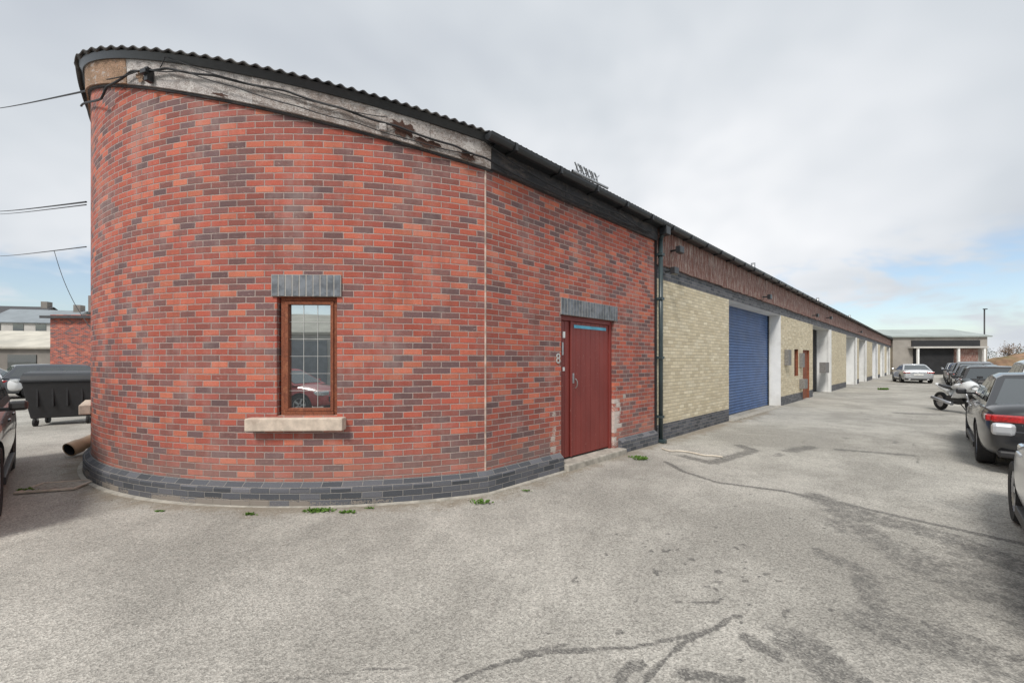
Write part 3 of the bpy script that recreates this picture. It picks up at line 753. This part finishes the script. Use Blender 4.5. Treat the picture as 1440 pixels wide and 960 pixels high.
    boxes('exhausts',I,[(-hl-.03,-hl+.1,hw*.5,hw*.62,.24,.30),(-hl-.03,-hl+.1,-hw*.62,-hw*.5,.24,.30)],M_rim,e,bev=.01)
    return e
HD=math.atan2(d.y,d.x)
def park(name,a0,L,Wd,H,pm,kind,b0=9.8,rot=0,wr=.32,flip=False):
    p=AB(a0+L/2,b0+Wd/2); return car(name,p,HD+rot+(math.pi if flip else 0),L,Wd,H,pm,kind,wr)
park('silver_hatchback_car',-1.85,4.0,1.75,1.55,P_silver,'hatch',9.80)
park('black_saloon_car',3.95,4.75,1.84,1.44,P_black,'sedan',9.72,wr=.34)
park('silver_suv_car',9.8,4.5,1.85,1.68,P_silver,'suv',10.5,wr=.36)
park('dark_parked_car',18.4,4.3,1.75,1.45,P_dk,'hatch',9.9)
park('black_parked_car',23.4,4.4,1.8,1.47,P_black,'hatch',9.9,flip=True)
park('grey_parked_car',28.4,4.5,1.8,1.62,P_grey,'suv',9.9,wr=.35)
park('dark_parked_car',33.5,4.6,1.8,1.45,P_dk,'sedan',9.8)
park('navy_parked_car',38.6,4.2,1.8,1.5,P_navy,'hatch',9.8)
park('silver_parked_car',43.5,4.4,1.8,1.5,P_silver,'hatch',9.8)
park('grey_parked_car',49,4.4,1.8,1.5,P_grey,'sedan',9.8)
for i in range(4): park('background_car',17+i*6,4.4,1.8,1.5,(P_grey,P_silver,P_white,P_dk)[i],('suv','hatch')[i%2],13.5)
p=G(1291,538); car('silver_saloon_car',(p.x+.4,p.y+.9),HD+.20,4.5,1.8,1.42,P_silver,'sedan')
hd=Vector((.76,-.65)).normalized(); sdv=Vector((-hd.y,hd.x))
pw=G(4,727); L_=4.7
cen=Vector((pw.x,pw.y))-hd*(L_/2-L_*.19)-sdv*.93
car('dark_suv_car',cen,math.atan2(hd.y,hd.x),L_,1.88,1.80,P_dk,'suv',.38)
car('grey_estate_car',G(60,572)+Vector((-4.5,5.)),1.0,4.5,1.8,1.5,P_grey,'hatch')
car('white_parked_car',(-24,17.5),.3,4.6,1.8,1.6,P_white,'suv')
car('red_hatchback_car',(-6.9,-4.2),.25,4.0,1.7,1.42,P_red,'hatch')
car('grey_hatchback_car',(-1.8,-6.2),.1,4.2,1.75,1.5,P_grey,'hatch')
car('white_saloon_car',(-12.5,-6.0),.2,4.3,1.75,1.5,P_white,'sedan')
# ------------------------------------------------------------------ motorcycle
def motorcycle():
    p=AB(14.2,9.75); e=empty('white_motorcycle',(p.x,p.y,0),HD+math.pi+.5)
    for i,x in enumerate((-.70,.72)):
        V=[];Fc=[];R_=.31;r_=.06;A=28;Bn=10
        for j in range(A):
            th=2*math.pi*j/A
            for q in range(Bn):
                ph=2*math.pi*q/Bn; rr=R_-r_+r_*math.cos(ph); V.append((x+rr*math.cos(th),r_*1.05*math.sin(ph),R_+rr*math.sin(th)))
        for j in range(A):
            for q in range(Bn): Fc.append((j*Bn+q,((j+1)%A)*Bn+q,((j+1)%A)*Bn+(q+1)%Bn,j*Bn+(q+1)%Bn))
        mesh('tyre_%d'%i,V,Fc,e,[M_rubber],smooth=True)
        cyl('disc_%d'%i,(x,-.02,R_),(x,.02,R_),.20,M_rim,e,seg=20)
    for y in (-.09,.09): cyl('fork',(.72,y,.31),(.45,y,.92),.025,M_rim,e); cyl('swingarm',(-.70,y,.31),(-.1,y,.38),.025,M_trim,e)
    def loft(nm,secs,mat):
        V=[];Fc=[];k=8
        for (x,zc,hz,hy) in secs:
            for q in range(k): th=2*math.pi*q/k; V.append((x,hy*math.cos(th),zc+hz*math.sin(th)))
        for i in range(len(secs)-1):
            for q in range(k): Fc.append((i*k+q,i*k+(q+1)%k,(i+1)*k+(q+1)%k,(i+1)*k+q))
        Fc.append(tuple(range(k))); Fc.append(tuple((len(secs)-1)*k+q for q in range(k-1,-1,-1)))
        o=mesh(nm,V,Fc,e,[mat],smooth=True); md=o.modifiers.new('s','SUBSURF'); md.levels=1; md.render_levels=1
    loft('tank',[(-.1,.80,.06,.08),(.05,.84,.11,.15),(.25,.86,.11,.16),(.40,.84,.05,.08)],P_white)
    loft('front_fairing',[(.05,.48,.14,.16),(.30,.66,.30,.22),(.50,.80,.30,.24),(.68,.86,.19,.20),(.78,.84,.07,.09)],P_white)
    loft('seat',[(-.75,.86,.03,.06),(-.55,.83,.05,.12),(-.2,.78,.05,.13),(-.05,.79,.04,.08)],M_trim)
    loft('tail',[(-.90,.88,.03,.05),(-.70,.80,.06,.10),(-.35,.70,.12,.14),(-.1,.62,.12,.14)],P_white)
    loft('engine',[(-.25,.42,.14,.14),(0,.42,.2,.19),(.3,.44,.18,.17),(.42,.45,.08,.1)],M_trim)
    loft('front_mudguard',[(.48,.60,.02,.06),(.66,.66,.02,.08),(.84,.64,.02,.08),(.98,.54,.02,.06)],P_white)
    cyl('exhaust',(.1,-.17,.28),(-.75,-.2,.42),.055,M_rim,e); cyl('handlebar',(.42,-.36,.98),(.42,.36,.98),.014,M_trim,e)
    for y in (-.3,.3): boxes('mirror',Matrix.Identity(4),[(.45,.48,y-.07,y+.07,1.12,1.19)],M_trim,e,bev=.01); cyl('mirror_stalk',(.42,y*.8,.98),(.46,y,1.13),.008,M_trim,e)
    loft('windscreen',[(.40,1.05,.08,.12),(.55,1.0,.08,.13),(.64,.95,.03,.08)],M_cglass)
    cyl('side_stand',(-.05,.12,.3),(-.02,.3,.0),.014,M_trim,e)
motorcycle()
# ------------------------------------------------------------------ bin
def wheelie():
    p=G(78,597); e=empty('wheeled_refuse_bin',(p.x,p.y+.3,0),.55)
    def loft(name,secs,mat,bev=.02):
        V=[];Fc=[]
        for (x0,x1,y0,y1,z) in secs: V+=[(x0,y0,z),(x1,y0,z),(x1,y1,z),(x0,y1,z)]
        for i in range(len(secs)-1):
            for j in range(4): Fc.append((i*4+j,i*4+(j+1)%4,i*4+4+(j+1)%4,i*4+4+j))
        Fc.append((3,2,1,0)); k=4*(len(secs)-1); Fc.append((k,k+1,k+2,k+3))
        return bevel(mesh(name,V,Fc,e,[mat]),bev)
    loft('tub',[(-.55,.55,-.40,.40,.20),(-.60,.60,-.45,.45,.55),(-.66,.66,-.52,.50,1.12)],M_trim)
    boxes('rim',Matrix.Identity(4),[(-.69,.69,-.55,.53,1.12,1.19)],M_black,e,bev=.02)
    V=[];Fc=[];k=9
    for i in range(k):
        th=math.pi*i/(k-1); y=-.53*math.cos(th); z=1.192+.20*math.sin(th)**.8
        V+=[(-.68,y,z),(.68,y,z)]
    for i in range(k-1): Fc.append((2*i,2*i+1,2*i+3,2*i+2))
    Fc.append(tuple(range(0,2*k,2))); Fc.append(tuple(range(2*k-1,0,-2)))
    mesh('lid',V,Fc,e,[M_black])
    boxes('ribs',Matrix.Identity(4),[(x-.02,x+.02,-.50,-.44,.5,1.1) for x in (-.4,-.13,.13,.4)],M_trim,e,bev=.008)
    for x in (-.48,.48):
        for y in (-.34,.34): cyl('castor',(x-.03,y,.10),(x+.03,y,.10),.10,M_rubber,e); boxes('fork',Matrix.Identity(4),[(x-.045,x+.045,y-.03,y+.03,.14,.22)],M_galv,e)
    for x in (-.70,.70): cyl('trunnion',(x-.06,0,1.02),(x+.06,0,1.02),.03,M_galv,e)
wheelie()
def pipe():
    e=empty('plastic_drain_pipe'); a=G(97,643); p0=Vector((a.x,a.y,.13))
    dr2=Vector((.10,1,.30)).normalized(); p1=p0+dr2*.95
    for nm,r,x0,x1 in (('pipe',.105,p0,p1),('bore',.095,p0-dr2*.001,p1)):
        cyl(nm,x0,x1,r,M_pipe if nm=='pipe' else M_darkm,e,seg=24,cap=False)
    cyl('upper_bend',p1,p1+Vector((.35,.35,.45)),.105,M_pipe,e,seg=24)
    cyl('socket',p0,p0+dr2*.16,.122,M_pipe,e,seg=24,cap=False)
    cyl('inner_dark',p0+dr2*.12,p0+dr2*.13,.104,M_darkm,e,seg=24)
pipe()
mh=empty('manhole_cover',tuple(G(82,684))+(0,),.3)
boxes('frame',Matrix.Identity(4),[(-.30,.30,-.22,-.18,0,.02),(-.30,.30,.18,.22,0,.02),(-.30,-.26,-.18,.18,0,.02),(.26,.30,-.18,.18,0,.02)],M_conc,mh)
boxes('lid',Matrix.Identity(4),[(-.255,.255,-.175,.175,0,.015)],M_conc2,mh)
boxes('lid_ribs',Matrix.Identity(4),[(-.24+i*.08,-.20+i*.08,-.16+j*.08,-.12+j*.08,.0148,.02) for i in range(6) for j in range(4)],M_conc2,mh)
hs=[G(931,631),G(940,635),G(955,634),G(975,637),G(990,641),G(1005,641),G(1016,643)]
cable('garden_hose',[(v.x,v.y,.012) for v in hs],.013,M_hose)
# ------------------------------------------------------------------ background buildings
def shed(name,cx,cy,ang,w,dp,he,hr,wallm,roofm):
    e=empty(name,(cx,cy,0),ang); w2=w/2;d2=dp/2
    V=[(-w2,-d2,0),(w2,-d2,0),(w2,d2,0),(-w2,d2,0),(-w2,-d2,he),(w2,-d2,he),(w2,d2,he),(-w2,d2,he),(-w2,0,hr),(w2,0,hr)]
    Fc=[(0,1,5,4),(2,3,7,6),(1,2,6,9,5),(3,0,4,8,7)]
    U=[[(V[i][0]+V[i][1],V[i][2]) for i in f] for f in Fc]
    mesh('walls',V,Fc,e,[wallm],uvs=U)
    o_=.3
    V=[(-w2-o_,-d2-o_,he-.08),(w2+o_,-d2-o_,he-.08),(w2+o_,0,hr+.04),(-w2-o_,0,hr+.04),(w2+o_,d2+o_,he-.08),(-w2-o_,d2+o_,he-.08)]
    o=mesh('roof',V,[(0,1,2,3),(3,2,4,5)],e,[roofm]); md=o.modifiers.new('s','SOLIDIFY'); md.thickness=.15
    return e
M_gr=simple('pale_grey_green_roof',(.34,.38,.365),.6,var=.1,scale=.4); M_clad=simple('beige_block',(.30,.275,.245),.9,var=.15,scale=.6)
M_palew=simple('pale_wall',(.50,.48,.45),.9,var=.1,scale=.5); M_cream=simple('asbestos_roof',(.52,.49,.42),.9,var=.15,scale=.8,dirt=(.36,.35,.31)); M_dkroof=simple('slate_roof',(.07,.07,.075),.8)
M_hwall=simple('dull_wall',(.22,.20,.18),.9,var=.2,scale=.5)
I=Matrix.Identity(4)
yb_=50; xc=(1326-720)/F*yb_
e=shed('distant_warehouse',xc+.2,yb_+5,-.12,10.6,10,4.9,6.0,M_clad,M_gr)
boxes('fascia_sign_band',I,[(-3.2,4.4,-5.12,-5.0,3.5,4.3)],M_trim,e); boxes('entrance_opening',I,[(-3.0,1.5,-5.08,-5.0,0,3.3)],M_darkm,e)
boxes('canopy',I,[(-3.6,4.6,-5.9,-5.0,3.3,3.5)],M_palew,e); boxes('side_panels',I,[(1.6,4.2,-5.09,-5.0,0,3.2)],M_fasred,e); boxes('posts',I,[(-3.1,-2.9,-5.8,-5.6,0,3.3),(1.4,1.6,-5.8,-5.6,0,3.3),(4.2,4.4,-5.8,-5.6,0,3.3)],M_white,e)
e=shed('brick_outbuilding',-23.0,27,.0,8.5,7,4.4,4.6,M_red2,M_dkroof)
e=shed('pale_roof_shed',-45,38,.15,26,12,2.9,4.5,M_hwall,M_cream)
boxes('windows',I,[(-12+i*3,-10+i*3,-6.06,-6.0,1.,2.2) for i in range(8)],M_cglass,e)
for i,(x,y,hh,a) in enumerate(((-72,62,9.6,.25),(-84,68,11.0,.2),(-94,76,10.6,.1),(-70,78,10.8,.0),(-84,88,12.4,.1),(-106,84,12.,.1))):
    e=shed('terraced_house',x,y,a,9,8,hh-2.2,hh,(M_palew,M_hwall,M_red2)[i%3],(M_silverroof,M_dkroof)[i%2])
    boxes('house_windows',I,[(-4+j*2.6,-2.8+j*2.6,-4.06,-4.0,z,z+1.2) for j in range(4) for z in (1.2,3.8,5.9)],M_cglass,e)
    boxes('chimney',I,[(3.3,4.2,-.5,.5,hh-.6,hh+.9)],M_hwall,e)
e=shed('opposite_industrial_unit',-10,-22,.05,60,10,3.6,5.2,M_palew,M_cream)
boxes('doors',I,[(-27+i*6,-24+i*6,5.0,5.06,0,3.) for i in range(9)],M_shut2,e)
def tree(x,y,h,seed,name='background_tree',mat=None):
    mat=mat or M_tree
    rnd=random.Random(seed); e=empty(name,(x,y,0))
    cyl('trunk',(0,0,0),(0,0,h*.5),h*.03,M_bark,e,r2=h*.015)
    V=[];Fc=[];tips=[]
    for i in range(11):
        th=rnd.uniform(0,6.28); r=rnd.uniform(.12,.33)*h; z=rnd.uniform(.4,.92)*h
        cyl('limb_%d'%i,(0,0,h*rnd.uniform(.25,.48)),(r*math.cos(th),r*math.sin(th),z),h*.010,M_bark,e,seg=6,r2=h*.004); tips.append((r*math.cos(th),r*math.sin(th),z))
    for (tx_,ty,tz) in tips:
        for j in range(130):
            c_=Vector((tx_+rnd.gauss(0,.09*h),ty+rnd.gauss(0,.09*h),max(.1,tz+rnd.gauss(0,.10*h)))); s_=h*.022
            a=len(V)
            for q in range(4): V.append(c_+Vector((rnd.uniform(-s_,s_),rnd.uniform(-s_,s_),rnd.uniform(-s_,s_))))
            Fc.append((a,a+1,a+2,a+3))
    mesh('crown',V,Fc,e,[mat])
for i,(x,y,h) in enumerate(((-86,58,11.5),(-93,62,12.5),(-80,57,9),(-40,70,8))): tree(x,y,h,i)
for i,(x,y,h) in enumerate(((66,56,3.4),(69,55,3.7),(73,56,3.6),(77,57,3.9),(82,57,3.8))): tree(x,y,h,i+20,'brown_shrub',M_scrub if i%2 else M_tree)
V=[];Fc=[];nx,ny=60,14
rnd=random.Random(5)
for j in range(ny):
    for i in range(nx):
        x=60+i*1.1; y=44+j*1.2; ed=math.sin(math.pi*i/(nx-1))**.4*math.sin(math.pi*j/(ny-1))
        V.append((x,y,max(-.1,4.6*ed*(.75+.35*math.sin(i*.5)*math.cos(j*.9+i*.2))+rnd.uniform(-.12,.12)-.1)))
for j in range(ny-1):
    for i in range(nx-1): a=j*nx+i; Fc.append((a,a+1,a+nx+1,a+nx))
mesh('earth_mound',V,Fc,None,[M_earth])
e=empty('lamp_post',(60.5,51,0)); cyl('post',(0,0,0),(0,0,8.4),.07,M_trim,e); boxes('lantern',I,[(-.1,.3,-.1,.1,8.3,8.4)],M_trim,e)
# ------------------------------------------------------------------ world & sun
w=bpy.data.worlds.new('World'); S.world=w; w.use_nodes=True; t=NT(w.node_tree); nt=w.node_tree
bg=nt.nodes['Background']; out=nt.nodes['World Output']
SUN_EL=48; SUN_AZ=205
sky=t.new('ShaderNodeTexSky',sky_type='NISHITA'); sky.sun_disc=False; sky.sun_elevation=math.radians(SUN_EL); sky.sun_rotation=math.radians(SUN_AZ)
nt.links.new(sky.outputs[0],bg.inputs[0]); bg.inputs[1].default_value=.15
tc=t.new('ShaderNodeTexCoord').outputs['Generated']; s=t.sep(tc)
zz=t.m('ADD',t.m('MAXIMUM',s[2],0.),.32)
v=t.comb(t.m('DIVIDE',s[0],zz),t.m('DIVIDE',s[1],zz),1.3)
n1=t.noise(v,.9,4,.60,.3); n2=t.noise(v,.42,1,.5,.2); n3=t.noise(v,2.1,4,.62,.2)
shade=t.m('ADD',t.m('MULTIPLY',n1,.55),t.m('MULTIPLY',n2,.45))
cc=t.ramp(shade,[(.36,(.53,.57,.63)),(.46,(.65,.69,.735)),(.56,(.80,.825,.86)),(.67,(.98,.985,1.)),])
bg2=t.new('ShaderNodeBackground'); t.put(bg2.inputs[0],cc); bg2.inputs[1].default_value=1.04
low=t.m('SUBTRACT',1.,t.step(s[2],.06,.34))
hole=t.m('ADD',t.m('MULTIPLY',n3,1.),t.m('MULTIPLY',low,.20)); hole=t.m('ADD',hole,t.m('MULTIPLY',t.m('SUBTRACT',n2,.5),.2))
hm=t.m('MULTIPLY',t.m('MULTIPLY',t.step(hole,.58,.76),t.step(low,.15,.7)),.85)
hz=t.step(s[2],-.02,.06); hm=t.m('MULTIPLY',hm,hz)
mx=t.new('ShaderNodeMixShader'); t.put(mx.inputs[0],hm); nt.links.new(bg2.outputs[0],mx.inputs[1]); nt.links.new(bg.outputs[0],mx.inputs[2]); nt.links.new(mx.outputs[0],out.inputs[0])
sl=bpy.data.lights.new('sun','SUN'); sl.energy=2.9; sl.angle=math.radians(14); sl.color=(1,.96,.90)
so=bpy.data.objects.new('sun',sl); COL.objects.link(so)
az=math.radians(SUN_AZ); el=math.radians(SUN_EL)
dirv=Vector((math.sin(az)*math.cos(el),math.cos(az)*math.cos(el),math.sin(el)))
so.rotation_euler=dirv.to_track_quat('Z','Y').to_euler(); so.location=(0,-5,20)
# ------------------------------------------------------------------ camera
cd=bpy.data.cameras.new('camera'); co=bpy.data.objects.new('camera',cd); COL.objects.link(co)
co.location=(0,0,CH); co.rotation_euler=(math.pi/2,0,0); cd.sensor_width=36; cd.lens=F/1440*36; cd.shift_y=28/1440; cd.clip_start=.05; cd.clip_end=8000
S.camera=co
S.view_settings.view_transform='Standard'; S.view_settings.look='None'; S.view_settings.exposure=0
